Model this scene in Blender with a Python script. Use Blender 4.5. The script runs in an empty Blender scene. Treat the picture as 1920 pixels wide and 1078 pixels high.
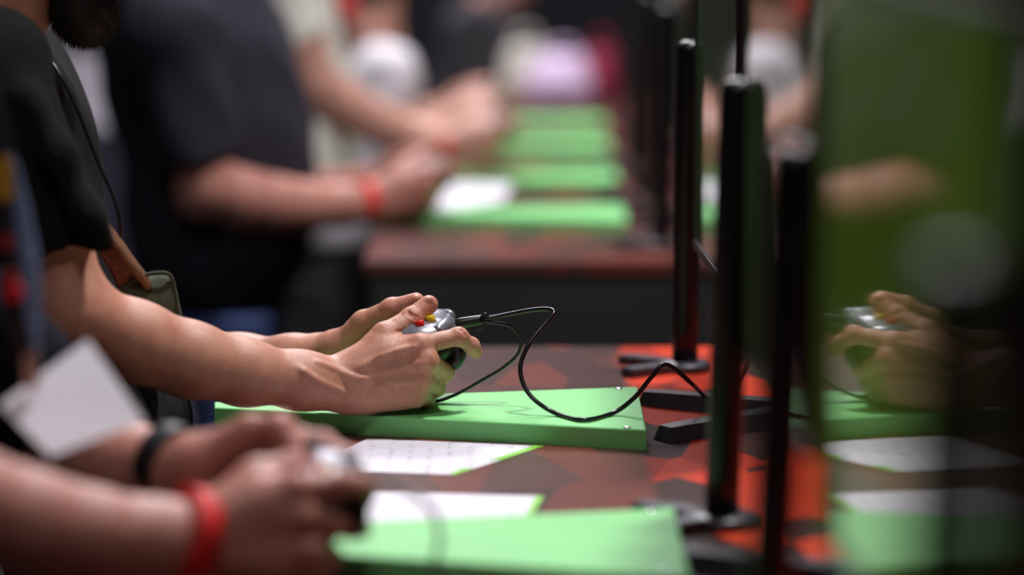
import bpy, math, random
import numpy as np
from mathutils import Vector, Matrix

random.seed(4); RNG = np.random.default_rng(4)
scene = bpy.context.scene
COL = scene.collection

# ------------------------------------------------------------------ camera, world, lights, exposure
FPX, CX, CY = 5200.0, 960.0, 539.0
TABLE = 0.95
CAM = np.array([0.0, 0.0, TABLE + 0.564])
PITCH = math.atan(698.0 / FPX)
cam_data = bpy.data.cameras.new('camera'); cam = bpy.data.objects.new('camera', cam_data); COL.objects.link(cam)
cam.location = CAM; cam.rotation_euler = (math.pi / 2 - PITCH, 0, 0)
cam_data.sensor_width = 36.0; cam_data.lens = FPX / 1920.0 * 36.0
cam_data.clip_start = 0.05; cam_data.clip_end = 100
cam_data.dof.use_dof = True; cam_data.dof.focus_distance = 3.08; cam_data.dof.aperture_fstop = 1.5
scene.camera = cam

world = bpy.data.worlds.new('hall_air'); scene.world = world; world.use_nodes = True
bg = world.node_tree.nodes['Background']; bg.inputs[0].default_value = (0.55, 0.52, 0.62, 1); bg.inputs[1].default_value = 0.025

def area(name, loc, target, size, power, color=(1, 1, 1)):
    L = bpy.data.lights.new(name, 'AREA'); L.shape = 'DISK'; L.size = size; L.energy = power; L.color = color
    o = bpy.data.objects.new(name, L); COL.objects.link(o); o.location = loc
    o.rotation_euler = (Vector(target) - Vector(loc)).to_track_quat('-Z', 'Y').to_euler()
    return o
area('truss_lamp_key', (0.85, 3.45, 4.3), (-0.1, 3.05, 0.95), 0.40, 112, (1.0, 0.96, 0.97))
area('truss_lamp_back', (0.5, 5.4, 4.4), (-0.1, 3.6, 1.0), 0.7, 38, (0.88, 0.87, 1.0))
area('truss_lamp_far', (-0.2, 6.9, 4.4), (-0.2, 6.5, 0.95), 0.8, 125, (1.0, 0.97, 0.97))
area('truss_lamp_near', (-0.3, 0.9, 4.3), (-0.3, 2.4, 0.95), 0.6, 22, (1.0, 0.95, 0.97))
area('truss_lamp_hall', (-1.0, 9.0, 4.4), (-0.8, 9.3, 0.8), 1.2, 170, (0.92, 0.88, 1.0))

vs = scene.view_settings
vs.view_transform = 'Standard'; vs.look = 'None'; vs.gamma = 1.0; vs.use_curve_mapping = False; vs.exposure = 0.0

# ------------------------------------------------------------------ pixel helpers
_cp, _sp = math.cos(PITCH), math.sin(PITCH)
def ray(px, py):
    u = (px - CX) / FPX; v = (CY - py) / FPX
    return np.array([u, _cp + v * _sp, -_sp + v * _cp])
def W(px, py, Y):
    d = ray(px, py); return CAM + d * ((Y - CAM[1]) / d[1])
def G(px, py, z=TABLE):
    d = ray(px, py); return CAM + d * ((z - CAM[2]) / d[2])
def rowx(Y): return 0.0165 * (Y - 3.06)
A = lambda *v: np.array(v, float)

# ------------------------------------------------------------------ materials
def nodes_of(m): m.use_nodes = True; return m.node_tree.nodes, m.node_tree.links
def mat(name, color, rough=0.5, metal=0.0, var=0.0, scale=40.0, bump=0.0, bscale=200.0, spec=0.5, emit=None, estr=0.0, coat=0.0, sss=0.0, color2=None, detail=4.0):
    m = bpy.data.materials.new(name); N, L = nodes_of(m); b = N['Principled BSDF']
    b.inputs['Base Color'].default_value = (*color, 1); b.inputs['Roughness'].default_value = rough
    b.inputs['Metallic'].default_value = metal; b.inputs['Specular IOR Level'].default_value = spec
    b.inputs['Coat Weight'].default_value = coat
    if sss:
        b.inputs['Subsurface Weight'].default_value = sss
        b.inputs['Subsurface Radius'].default_value = (0.012, 0.005, 0.003); b.inputs['Subsurface Scale'].default_value = 0.35
    if emit: b.inputs['Emission Color'].default_value = (*emit, 1); b.inputs['Emission Strength'].default_value = estr
    tc = N.new('ShaderNodeTexCoord')
    if var > 0 or color2:
        n = N.new('ShaderNodeTexNoise'); n.inputs['Scale'].default_value = scale; n.inputs['Detail'].default_value = detail
        L.new(tc.outputs['Object'], n.inputs['Vector'])
        r = N.new('ShaderNodeValToRGB'); r.color_ramp.elements[0].position = 0.3; r.color_ramp.elements[1].position = 0.7
        c2 = color2 or tuple(min(1, c * (1 + var)) for c in color)
        c1 = color if color2 else tuple(c * (1 - var) for c in color)
        r.color_ramp.elements[0].color = (*c1, 1); r.color_ramp.elements[1].color = (*c2, 1)
        L.new(n.outputs['Fac'], r.inputs['Fac']); L.new(r.outputs['Color'], b.inputs['Base Color'])
    if bump > 0:
        n = N.new('ShaderNodeTexNoise'); n.inputs['Scale'].default_value = bscale; n.inputs['Detail'].default_value = 5
        L.new(tc.outputs['Object'], n.inputs['Vector'])
        bp = N.new('ShaderNodeBump'); bp.inputs['Strength'].default_value = bump; bp.inputs['Distance'].default_value = 0.002
        L.new(n.outputs['Fac'], bp.inputs['Height']); L.new(bp.outputs['Normal'], b.inputs['Normal'])
    return m
def skin_mat(name, color):
    m = bpy.data.materials.new(name); N, L = nodes_of(m); b = N['Principled BSDF']
    at = N.new('ShaderNodeAttribute'); at.attribute_name = 'tint'
    tc = N.new('ShaderNodeTexCoord')
    n = N.new('ShaderNodeTexNoise'); n.inputs['Scale'].default_value = 55; n.inputs['Detail'].default_value = 6; L.new(tc.outputs['Object'], n.inputs['Vector'])
    r = N.new('ShaderNodeValToRGB'); r.color_ramp.elements[0].position = 0.3; r.color_ramp.elements[1].position = 0.72
    r.color_ramp.elements[0].color = (color[0] * 0.9, color[1] * 0.80, color[2] * 0.78, 1); r.color_ramp.elements[1].color = (color[0] * 1.06, color[1] * 1.1, color[2] * 1.1, 1)
    L.new(n.outputs['Fac'], r.inputs['Fac'])
    mx = N.new('ShaderNodeMix'); mx.data_type = 'RGBA'; mx.blend_type = 'MULTIPLY'; mx.inputs[0].default_value = 1.0
    L.new(r.outputs['Color'], mx.inputs[6]); L.new(at.outputs['Color'], mx.inputs[7]); L.new(mx.outputs[2], b.inputs['Base Color'])
    b.inputs['Roughness'].default_value = 0.43; b.inputs['Specular IOR Level'].default_value = 0.45
    b.inputs['Subsurface Weight'].default_value = 0.12; b.inputs['Subsurface Radius'].default_value = (0.012, 0.004, 0.002); b.inputs['Subsurface Scale'].default_value = 0.4
    v = N.new('ShaderNodeTexVoronoi'); v.inputs['Scale'].default_value = 700; L.new(tc.outputs['Object'], v.inputs['Vector'])
    n2 = N.new('ShaderNodeTexNoise'); n2.inputs['Scale'].default_value = 160; n2.inputs['Detail'].default_value = 4; L.new(tc.outputs['Object'], n2.inputs['Vector'])
    ad = N.new('ShaderNodeMath'); ad.operation = 'ADD'; L.new(v.outputs['Distance'], ad.inputs[0]); L.new(n2.outputs['Fac'], ad.inputs[1])
    bp = N.new('ShaderNodeBump'); bp.inputs['Strength'].default_value = 0.28; bp.inputs['Distance'].default_value = 0.0012
    L.new(ad.outputs[0], bp.inputs['Height']); L.new(bp.outputs['Normal'], b.inputs['Normal'])
    return m

# ------------------------------------------------------------------ object helpers
def tag(o, label=None, cat=None, group=None, kind=None):
    if label: o['label'] = label
    if cat: o['category'] = cat
    if group: o['group'] = group
    if kind: o['kind'] = kind
    return o
def empty(name, loc=(0, 0, 0)):
    o = bpy.data.objects.new(name, None); COL.objects.link(o); o.location = Vector(loc); o.empty_display_size = 0.05; return o
def link(name, me, m, parent=None, smooth=True):
    o = bpy.data.objects.new(name, me); COL.objects.link(o)
    if m is not None: me.materials.append(m)
    if smooth: me.polygons.foreach_set('use_smooth', [True] * len(me.polygons))
    if parent is not None:
        o.parent = parent; o.matrix_parent_inverse = Matrix.Translation(-Vector(parent.location)) if parent.type == 'EMPTY' and parent.parent is None and not parent.get('rotated') else Matrix.Identity(4)
        if parent.parent is not None or parent.type != 'EMPTY': o.matrix_parent_inverse = Matrix.Identity(4)
    return o
def mesh(name, V, F):
    me = bpy.data.meshes.new(name); me.from_pydata([tuple(v) for v in V], [], F); me.update(); return me
def sub_copy(o, name, parent, loc=None):
    c = o.copy(); c.name = name; COL.objects.link(c); c.parent = parent; return c

def bevel_prism(poly, z0, z1, b=0.0015):
    """convex polygon (list of xy) extruded z0..z1 with a chamfered top edge"""
    n = len(poly); P = np.array(poly, float); c = P.mean(0)
    def inset(P, d):
        out = []
        for i in range(n):
            p0, p1, p2 = P[i - 1], P[i], P[(i + 1) % n]
            e1 = (p1 - p0) / np.linalg.norm(p1 - p0); e2 = (p2 - p1) / np.linalg.norm(p2 - p1)
            n1 = np.array([-e1[1], e1[0]]); n2 = np.array([-e2[1], e2[0]])
            if np.dot(n1, c - p1) < 0: n1, n2 = -n1, -n2
            bis = n1 + n2; bis /= max(1e-6, np.dot(bis, n1)); out.append(p1 + bis * d)
        return np.array(out)
    ins = inset(P, b)
    area2 = sum(P[i][0] * P[(i + 1) % n][1] - P[(i + 1) % n][0] * P[i][1] for i in range(n))
    V = [(*p, z0) for p in P] + [(*p, z1 - b) for p in P] + [(*p, z1) for p in ins]
    F = [tuple(range(n))[::-1]] + [(i, (i + 1) % n, n + (i + 1) % n, n + i) for i in range(n)] + [(n + i, n + (i + 1) % n, 2 * n + (i + 1) % n, 2 * n + i) for i in range(n)] + [tuple(range(2 * n, 3 * n))]
    if area2 < 0: F = [f[::-1] for f in F]
    return V, F
def box(lo, hi, b=0.002):
    (x0, y0, z0), (x1, y1, z1) = lo, hi
    b = min(b, (x1 - x0) * .45, (y1 - y0) * .45, (z1 - z0) * .45)
    import bmesh
    bm = bmesh.new(); bmesh.ops.create_cube(bm, size=1)
    for v in bm.verts:
        v.co = Vector(((x0 + x1) / 2 + v.co.x * (x1 - x0), (y0 + y1) / 2 + v.co.y * (y1 - y0), (z0 + z1) / 2 + v.co.z * (z1 - z0)))
    if b > 0: bmesh.ops.bevel(bm, geom=bm.edges[:], offset=b, segments=2, affect='EDGES')
    V = [tuple(v.co) for v in bm.verts]; bm.verts.index_update(); F = [tuple(v.index for v in f.verts) for f in bm.faces]; bm.free()
    return V, F
def join(*parts):
    V, F = [], []
    for v, f in parts:
        o = len(V); V += list(v); F += [tuple(i + o for i in q) for q in f]
    return V, F
def lathe(profile, axis_o=(0, 0, 0), n=24, lean=(0, 0)):
    V, F = [], []
    for r, z in profile:
        for k in range(n):
            a = 2 * math.pi * k / n
            V.append((axis_o[0] + lean[0] * z + r * math.cos(a), axis_o[1] + lean[1] * z + r * math.sin(a), axis_o[2] + z))
    m = len(profile)
    for i in range(m - 1):
        for k in range(n):
            F.append((i * n + k, i * n + (k + 1) % n, (i + 1) * n + (k + 1) % n, (i + 1) * n + k))
    F.append(tuple(range(n))[::-1]); F.append(tuple(range((m - 1) * n, m * n)))
    return V, F
def spline(P, n=8, closed=False):
    P = [np.array(p, float) for p in P]
    Q = ([P[-1]] + P + P[:2]) if closed else [2 * P[0] - P[1]] + P + [2 * P[-1] - P[-2]]
    out = []
    for i in range(1, len(Q) - 2):
        p0, p1, p2, p3 = Q[i - 1:i + 3]
        for t in np.linspace(0, 1, n, endpoint=False):
            out.append(0.5 * (2 * p1 + (p2 - p0) * t + (2 * p0 - 5 * p1 + 4 * p2 - p3) * t * t + (3 * p1 - p0 - 3 * p2 + p3) * t ** 3))
    if not closed: out.append(P[-1])
    return out
def tube(P, r, n=10, closed=False, flat=None, up=None):
    """tube along points; flat=(a,b) half sizes gives a rounded ribbon instead of a circle"""
    P = np.array(P); m = len(P); V, F = [], []
    T = np.gradient(P, axis=0)
    if closed: T = np.roll(P, -1, 0) - np.roll(P, 1, 0)
    T /= np.maximum(1e-9, np.linalg.norm(T, axis=1))[:, None]
    u = np.array(up, float) if up is not None else (np.array([0, 0, 1.0]) if abs(T[0][2]) < .9 else np.array([0, 1.0, 0]))
    for i in range(m):
        if up is not None: u = np.array(up, float)
        u = u - T[i] * np.dot(u, T[i]); u /= max(1e-9, np.linalg.norm(u)); w = np.cross(T[i], u)
        rr = r[i] if hasattr(r, '__len__') else r
        for k in range(n):
            a = 2 * math.pi * k / n
            if flat is None: V.append(P[i] + u * rr * math.cos(a) + w * rr * math.sin(a))
            else:
                c, s = math.cos(a), math.sin(a)
                V.append(P[i] + u * flat[0] * math.copysign(abs(c) ** 0.5, c) + w * flat[1] * math.copysign(abs(s) ** 0.5, s))
    mm = m if closed else m - 1
    for i in range(mm):
        j = (i + 1) % m
        for k in range(n):
            F.append((i * n + k, i * n + (k + 1) % n, j * n + (k + 1) % n, j * n + k))
    if not closed: F.append(tuple(range(n))[::-1]); F.append(tuple(range((m - 1) * n, m * n)))
    return V, F

# ------------------------------------------------------------------ smooth volume modelling (blended tapered limbs -> one surface)
def axis(*segs):
    """segs: (lo, hi, step) in order, joined"""
    out = []
    for lo, hi, st in segs:
        n = max(1, int(round((hi - lo) / st))); a = np.linspace(lo, hi, n, endpoint=False); out.append(a)
    out.append(np.array([segs[-1][1]])); return np.concatenate(out)
class Vol:
    def __init__(s, xs, ys, zs):
        s.ax = [np.asarray(a, np.float32) for a in (xs, ys, zs)]
        s.f = np.full([len(a) for a in s.ax], 0.5, np.float32)
    def _blk(s, lo, hi):
        sl = []
        for a, l, h in zip(s.ax, lo, hi):
            i = max(0, np.searchsorted(a, l) - 1); j = min(len(a), np.searchsorted(a, h) + 1)
            if j - i < 2: return None
            sl.append(slice(i, j))
        return tuple(sl)
    def _mix(s, sl, d, k, op):
        f = s.f[sl]
        if op == 'u':
            if k > 0: h = np.clip(0.5 + 0.5 * (f - d) / k, 0, 1); s.f[sl] = f * (1 - h) + d * h - k * h * (1 - h)
            else: s.f[sl] = np.minimum(f, d)
        else:
            d = -d
            if k > 0: h = np.clip(0.5 - 0.5 * (f - d) / k, 0, 1); s.f[sl] = f * (1 - h) + d * h + k * h * (1 - h)
            else: s.f[sl] = np.maximum(f, d)
    def _grid(s, sl):
        return s.ax[0][sl[0]][:, None, None], s.ax[1][sl[1]][None, :, None], s.ax[2][sl[2]][None, None, :]
    def cone(s, a, b, ra, rb=None, k=0.008, op='u', cut=None):
        rb = ra if rb is None else rb; a = np.asarray(a, np.float32); b = np.asarray(b, np.float32); m = max(ra, rb) + k + 0.012
        sl = s._blk(np.minimum(a, b) - m, np.maximum(a, b) + m)
        if sl is None: return
        X, Y, Z = s._grid(sl); d = b - a; L = float(d @ d) + 1e-12
        t = np.clip(((X - a[0]) * d[0] + (Y - a[1]) * d[1] + (Z - a[2]) * d[2]) / L, 0, 1)
        D = np.sqrt((X - a[0] - t * d[0]) ** 2 + (Y - a[1] - t * d[1]) ** 2 + (Z - a[2] - t * d[2]) ** 2) - (ra + (rb - ra) * t)
        if cut is not None:
            p, nrm = cut; D = np.maximum(D, (X - p[0]) * nrm[0] + (Y - p[1]) * nrm[1] + (Z - p[2]) * nrm[2])
        s._mix(sl, D.astype(np.float32), k, op)
    def ell(s, c, r, R=None, k=0.008, op='u'):
        c = np.asarray(c, np.float32); m = max(r) + k + 0.012; sl = s._blk(c - m, c + m)
        if sl is None: return
        X, Y, Z = s._grid(sl); X, Y, Z = X - c[0], Y - c[1], Z - c[2]
        if R is not None:
            X, Y, Z = [R[0][i] * X + R[1][i] * Y + R[2][i] * Z for i in range(3)]   # into the local frame
        k0 = np.sqrt((X / r[0]) ** 2 + (Y / r[1]) ** 2 + (Z / r[2]) ** 2); k1 = np.sqrt((X / r[0] ** 2) ** 2 + (Y / r[1] ** 2) ** 2 + (Z / r[2] ** 2) ** 2) + 1e-9
        s._mix(sl, (k0 * (k0 - 1) / k1).astype(np.float32), k, op)
    def half(s, p, n, lo, hi):
        """cut away the side n points to, inside a block"""
        sl = s._blk(lo, hi)
        if sl is None: return
        X, Y, Z = s._grid(sl); s.f[sl] = np.maximum(s.f[sl], (X - p[0]) * n[0] + (Y - p[1]) * n[1] + (Z - p[2]) * n[2])
    def at(s, P):
        idx = [np.clip(np.searchsorted(a, P[:, i]), 0, len(a) - 1) for i, a in enumerate(s.ax)]
        return s.f[idx[0], idx[1], idx[2]]
    def hit(s, px, py, y0, y1):
        """first surface point under a photo pixel between two depths"""
        Ys = np.linspace(y0, y1, 400); d = ray(px, py); P = CAM[None] + d[None] * ((Ys - CAM[1]) / d[1])[:, None]
        v = s.at(P); w = np.where(v < 0)[0]
        return P[w[0]] if len(w) else None
    def polys(s, smooth=1):
        f = s.f; nx, ny, nz = f.shape; ins = f < 0
        c = ins[:-1, :-1, :-1].astype(np.int8)
        for dx in (0, 1):
            for dy in (0, 1):
                for dz in (0, 1):
                    if dx + dy + dz: c = c + ins[dx:nx - 1 + dx, dy:ny - 1 + dy, dz:nz - 1 + dz]
        act = (c > 0) & (c < 8); I, J, K = np.where(act); n = len(I)
        vid = np.full(act.shape, -1, np.int32); vid[act] = np.arange(n)
        cor = {}
        for dx in (0, 1):
            for dy in (0, 1):
                for dz in (0, 1): cor[dx, dy, dz] = (f[I + dx, J + dy, K + dz], s.ax[0][I + dx], s.ax[1][J + dy], s.ax[2][K + dz])
        acc = np.zeros((n, 3)); cnt = np.zeros(n)
        ks = list(cor)
        for a in ks:
            for ax in range(3):
                if a[ax]: continue
                b = tuple(1 if i == ax else a[i] for i in range(3)); A_, B_ = cor[a], cor[b]
                cr = (A_[0] < 0) != (B_[0] < 0); den = A_[0] - B_[0]; t = np.where(cr, A_[0] / np.where(den == 0, 1, den), 0)
                for i in range(3): acc[:, i] += np.where(cr, A_[i + 1] + t * (B_[i + 1] - A_[i + 1]), 0)
                cnt += cr
        V = acc / cnt[:, None]; Q = []
        for ax in range(3):
            sl0 = [slice(None)] * 3; sl1 = [slice(None)] * 3; sl0[ax] = slice(0, -1); sl1[ax] = slice(1, None)
            o1, o2 = [(1, 2), (2, 0), (0, 1)][ax]
            a, b = ins[tuple(sl0)], ins[tuple(sl1)]; e = np.argwhere(a != b)
            e = e[(e[:, o1] > 0) & (e[:, o2] > 0) & (e[:, o1] < f.shape[o1] - 1) & (e[:, o2] < f.shape[o2] - 1)]
            if not len(e): continue
            fl = a[e[:, 0], e[:, 1], e[:, 2]]
            def cell(d1, d2):
                g = e.copy(); g[:, o1] -= d1; g[:, o2] -= d2; return vid[g[:, 0], g[:, 1], g[:, 2]]
            q = np.stack([cell(1, 1), cell(0, 1), cell(0, 0), cell(1, 0)], 1)
            q[~fl] = q[~fl][:, ::-1]; Q.append(q)
        Q = np.concatenate(Q); Q = Q[(Q >= 0).all(1)]
        for _ in range(smooth):
            S = np.zeros_like(V); Cn = np.zeros(len(V))
            for i in range(4):
                np.add.at(S, Q[:, i], V[Q[:, (i + 1) % 4]]); np.add.at(S, Q[:, i], V[Q[:, (i + 3) % 4]]); np.add.at(Cn, Q[:, i], 2)
            V = np.where(Cn[:, None] > 0, 0.4 * V + 0.6 * S / np.maximum(1, Cn)[:, None], V)
        return V, Q
def fast_mesh(name, V, Q, tint=None):
    me = bpy.data.meshes.new(name); n, q = len(V), len(Q)
    me.vertices.add(n); me.vertices.foreach_set('co', np.asarray(V, np.float32).ravel())
    me.loops.add(4 * q); me.loops.foreach_set('vertex_index', np.asarray(Q, np.int32).ravel())
    me.polygons.add(q); me.polygons.foreach_set('loop_start', np.arange(0, 4 * q, 4, dtype=np.int32)); me.polygons.foreach_set('loop_total', np.full(q, 4, np.int32))
    me.update(calc_edges=True); me.validate()
    if tint is not None:
        at = me.attributes.new('tint', 'FLOAT_COLOR', 'POINT'); c = np.ones((n, 4), np.float32); c[:, :3] = tint; at.data.foreach_set('color', c.ravel())
    return me

# ------------------------------------------------------------------ shared materials
M = {}
M['green'] = mat('tray_green_laminate', (0.225, 0.67, 0.225), 0.5, spec=0.25, var=0.04, scale=9, bump=0.03, bscale=350)
M['black'] = mat('black_satin_plastic', (0.006, 0.006, 0.008), 0.30, spec=0.4, bump=0.04, bscale=900, var=0.2, scale=30)
M['foot'] = mat('charcoal_stand_plastic', (0.036, 0.034, 0.045), 0.38, bump=0.05, bscale=900, var=0.15, scale=30)
M['bezel'] = mat('black_bezel', (0.006, 0.006, 0.007), 0.35, var=0.2)
M['steel'] = mat('screw_steel', (0.62, 0.62, 0.65), 0.25, metal=1.0, var=0.1)
M['cable'] = mat('black_rubber_cable', (0.010, 0.010, 0.012), 0.25, bump=0.02, bscale=900, var=0.2)
M['panelblack'] = mat('matte_black_panel', (0.022, 0.022, 0.0225), 0.7, var=0.12, scale=6, bump=0.05, bscale=120)
M['trouser'] = mat('dark_trouser_cloth', (0.010, 0.010, 0.011), 0.9, spec=0.1, var=0.3, scale=30, bump=0.3, bscale=120)
M['jeans'] = mat('blue_denim', (0.085, 0.12, 0.29), 0.9, spec=0.1, var=0.3, scale=60, bump=0.3, bscale=300)
M['shoe'] = mat('dark_shoe', (0.015, 0.015, 0.015), 0.6, var=0.2)
M['hair'] = mat('dark_hair', (0.008, 0.006, 0.004), 0.55, var=0.4, scale=200, bump=0.5, bscale=400)
M['red_band'] = mat('red_fabric_band', (0.85, 0.025, 0.02), 0.5, var=0.08, bump=0.15, bscale=1200)
M['watch'] = mat('black_watch_strap', (0.010, 0.010, 0.014), 0.45, var=0.2)

# ------------------------------------------------------------------ setting: floor, back wall, benches
fl_m = mat('charcoal_carpet', (0.018, 0.017, 0.020), 0.95, var=0.3, scale=25, bump=0.4, bscale=300)
V, F = box((-7, -1.5, -0.05), (7, 14, 0.0), 0); tag(link('floor', mesh('floor', V, F), fl_m, smooth=False), 'dark charcoal carpet floor under the benches', 'floor', kind='structure')
wl_m = mat('dark_drape_wall', (0.020, 0.019, 0.024), 0.9, var=0.3, scale=2, bump=0.2, bscale=20)
V, F = box((-7, 13.9, 0), (7, 14.0, 4.6), 0); tag(link('wall_back', mesh('wall_back', V, F), wl_m, smooth=False), 'dark drape wall far behind the benches', 'wall', kind='structure')

def tabletop_mat(edge):
    m = bpy.data.materials.new('bench_print'); N, L = nodes_of(m); b = N['Principled BSDF']
    tc = N.new('ShaderNodeTexCoord')
    mp = N.new('ShaderNodeMapping'); mp.inputs['Rotation'].default_value = (0, 0, 0.6); mp.inputs['Scale'].default_value = (1.5, 0.62, 1)
    L.new(tc.outputs['Object'], mp.inputs['Vector'])
    v = N.new('ShaderNodeTexVoronoi'); v.feature = 'F1'; v.distance = 'EUCLIDEAN'; v.inputs['Scale'].default_value = 9.0; v.inputs['Randomness'].default_value = 1.0
    L.new(mp.outputs['Vector'], v.inputs['Vector'])
    sx = N.new('ShaderNodeSeparateColor'); L.new(v.outputs['Color'], sx.inputs['Color'])
    # the print: vivid orange shards in the strip under the monitors, red-brown shards on the players' side with the glossy sheen mixed into their colour
    sp = N.new('ShaderNodeSeparateXYZ'); L.new(tc.outputs['Object'], sp.inputs['Vector'])
    mr = N.new('ShaderNodeMapRange'); mr.inputs['From Min'].default_value = edge; mr.inputs['From Max'].default_value = edge + 0.012
    L.new(sp.outputs['X'], mr.inputs['Value'])
    cellx = N.new('ShaderNodeSeparateXYZ'); L.new(v.outputs['Position'], cellx.inputs['Vector'])
    r1 = N.new('ShaderNodeValToRGB'); r1.color_ramp.interpolation = 'CONSTANT'
    e = r1.color_ramp.elements; e[0].position = 0; e[0].color = (0.105, 0.045, 0.040, 1); e[1].position = 0.40; e[1].color = (0.17, 0.048, 0.036, 1)
    x = e.new(0.72); x.color = (0.075, 0.038, 0.034, 1)
    r2 = N.new('ShaderNodeValToRGB'); r2.color_ramp.interpolation = 'CONSTANT'
    e = r2.color_ramp.elements; e[0].position = 0; e[0].color = (0.66, 0.058, 0.022, 1); e[1].position = 0.42; e[1].color = (0.055, 0.026, 0.022, 1)
    x = e.new(0.80); x.color = (0.45, 0.040, 0.018, 1)
    L.new(sx.outputs['Red'], r1.inputs['Fac']); L.new(sx.outputs['Green'], r2.inputs['Fac'])
    mx = N.new('ShaderNodeMix'); mx.data_type = 'RGBA'; L.new(mr.outputs['Result'], mx.inputs[0]); L.new(r1.outputs['Color'], mx.inputs[6]); L.new(r2.outputs['Color'], mx.inputs[7])
    L.new(mx.outputs[2], b.inputs['Base Color'])
    b.inputs['Roughness'].default_value = 0.30; b.inputs['Specular IOR Level'].default_value = 0.15
    n = N.new('ShaderNodeTexNoise'); n.inputs['Scale'].default_value = 500; L.new(tc.outputs['Object'], n.inputs['Vector'])
    bp = N.new('ShaderNodeBump'); bp.inputs['Strength'].default_value = 0.05; bp.inputs['Distance'].default_value = 0.001
    L.new(n.outputs['Fac'], bp.inputs['Height']); L.new(bp.outputs['Normal'], b.inputs['Normal'])
    return m
M['top'] = tabletop_mat(0.135); M['top_far'] = tabletop_mat(0.50)
def bench(y0, y1, x0, x1, label, top='top'):
    e = empty('bench', (0.2, (y0 + y1) / 2, 0)); tag(e, label, 'bench', 'gaming benches')
    V, F = box((x0, y0, TABLE - 0.022), (x1, y1, TABLE), 0.0015); link('bench_top', mesh('bench_top', V, F), M[top], e, smooth=False)
    V, F = box((x0 + 0.012, y0 + 0.004, 0.0), (x1 - 0.012, y0 + 0.024, TABLE - 0.022), 0.001); link('end_panel', mesh('end_panel', V, F), M['panelblack'], e, smooth=False)
    V, F = box((x0 + 0.012, y1 - 0.024, 0.0), (x1 - 0.012, y1 - 0.004, TABLE - 0.022), 0.001); link('end_panel', mesh('end_panel', V, F), M['panelblack'], e, smooth=False)
    V, F = box((x0 + 0.012, y0 + 0.026, 0.0), (x0 + 0.030, y1 - 0.026, TABLE - 0.022), 0.001); link('side_panel', mesh('side_panel', V, F), M['panelblack'], e, smooth=False)
    return e
Y_END = G(1000, 649)[1]; Y2 = G(1000, 490)[1]; X2 = G(682, 488)[0]
bench(0.55, Y_END, -0.305, 0.78, 'nearer gaming bench with dark red printed top')
bench(Y2, 8.55, X2, 0.95, 'farther gaming bench with black front panel and brown top', 'top_far')

# ------------------------------------------------------------------ trays
def tray_poly():
    zt = TABLE + 0.022
    P = [G(1195, 725, zt), G(1212, 806, zt), G(402, 764, zt), G(402, 753, zt)]
    return [(p[0], p[1]) for p in P]
TP = tray_poly()
STATIONS = [2.27, 3.06, 5.10, 5.85, 6.62, 7.40]
TRAY_LABEL = ['green wedge tray at the blurred nearest player', 'sharp green wedge tray under the in-focus hands', 'first green tray on the farther bench with a white sheet on it',
              'second green tray on the farther bench', 'third green tray on the farther bench', 'last green tray at the far end of the farther bench']
TRAYS = {}
def tray(i, Y):
    dx, dy = rowx(Y) - rowx(3.06), Y - 3.06
    if i == 0: dx, dy = 0.004, G(1250, 952, TABLE + 0.022)[1] - TP[0][1]
    if i >= 2: dx += 0.03
    e = empty('tray', (dx, 3.04 + dy, TABLE)); tag(e, TRAY_LABEL[i], 'tray', 'green controller trays')
    V, F = bevel_prism([(x + dx, y + dy) for x, y in TP], TABLE, TABLE + 0.022, 0.0012)
    link('board', mesh('board', V, F), M['green'], e, smooth=False)
    pr, pn, pl, pf = [np.array(p) + (dx, dy) for p in TP]
    for c in (pr + (-0.022, -0.016), pn + (-0.020, 0.012), pl + (0.03, 0.012)):
        V, F = lathe([(0.0042, 0), (0.0042, 0.0008), (0.003, 0.0016), (0.001, 0.0018)], (c[0], c[1], TABLE + 0.022), 14); link('screw', mesh('screw', V, F), M['steel'], e)
    return e
for i, Y in enumerate(STATIONS): TRAYS[i] = tray(i, Y)

# ------------------------------------------------------------------ monitors and posts
def screen_mat(name, col, strength):
    m = bpy.data.materials.new(name); N, L = nodes_of(m); b = N['Principled BSDF']
    b.inputs['Base Color'].default_value = (0.004, 0.004, 0.004, 1); b.inputs['Roughness'].default_value = 0.035; b.inputs['Specular IOR Level'].default_value = 0.75
    tc = N.new('ShaderNodeTexCoord'); n = N.new('ShaderNodeTexNoise'); n.inputs['Scale'].default_value = 5; L.new(tc.outputs['Object'], n.inputs['Vector'])
    r = N.new('ShaderNodeValToRGB'); r.color_ramp.elements[0].position = 0.35; r.color_ramp.elements[1].position = 0.7
    r.color_ramp.elements[0].color = (col[0] * .7, col[1] * .7, col[2] * .5, 1); r.color_ramp.elements[1].color = (*col, 1)
    L.new(n.outputs['Fac'], r.inputs['Fac']); L.new(r.outputs['Color'], b.inputs['Emission Color']); b.inputs['Emission Strength'].default_value = strength
    return m
M['screen_green'] = screen_mat('screen_green_game', (0.028, 0.048, 0.006), 1.0)
M['screen_dim'] = screen_mat('screen_dim_game', (0.009, 0.014, 0.006), 1.0)
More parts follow.
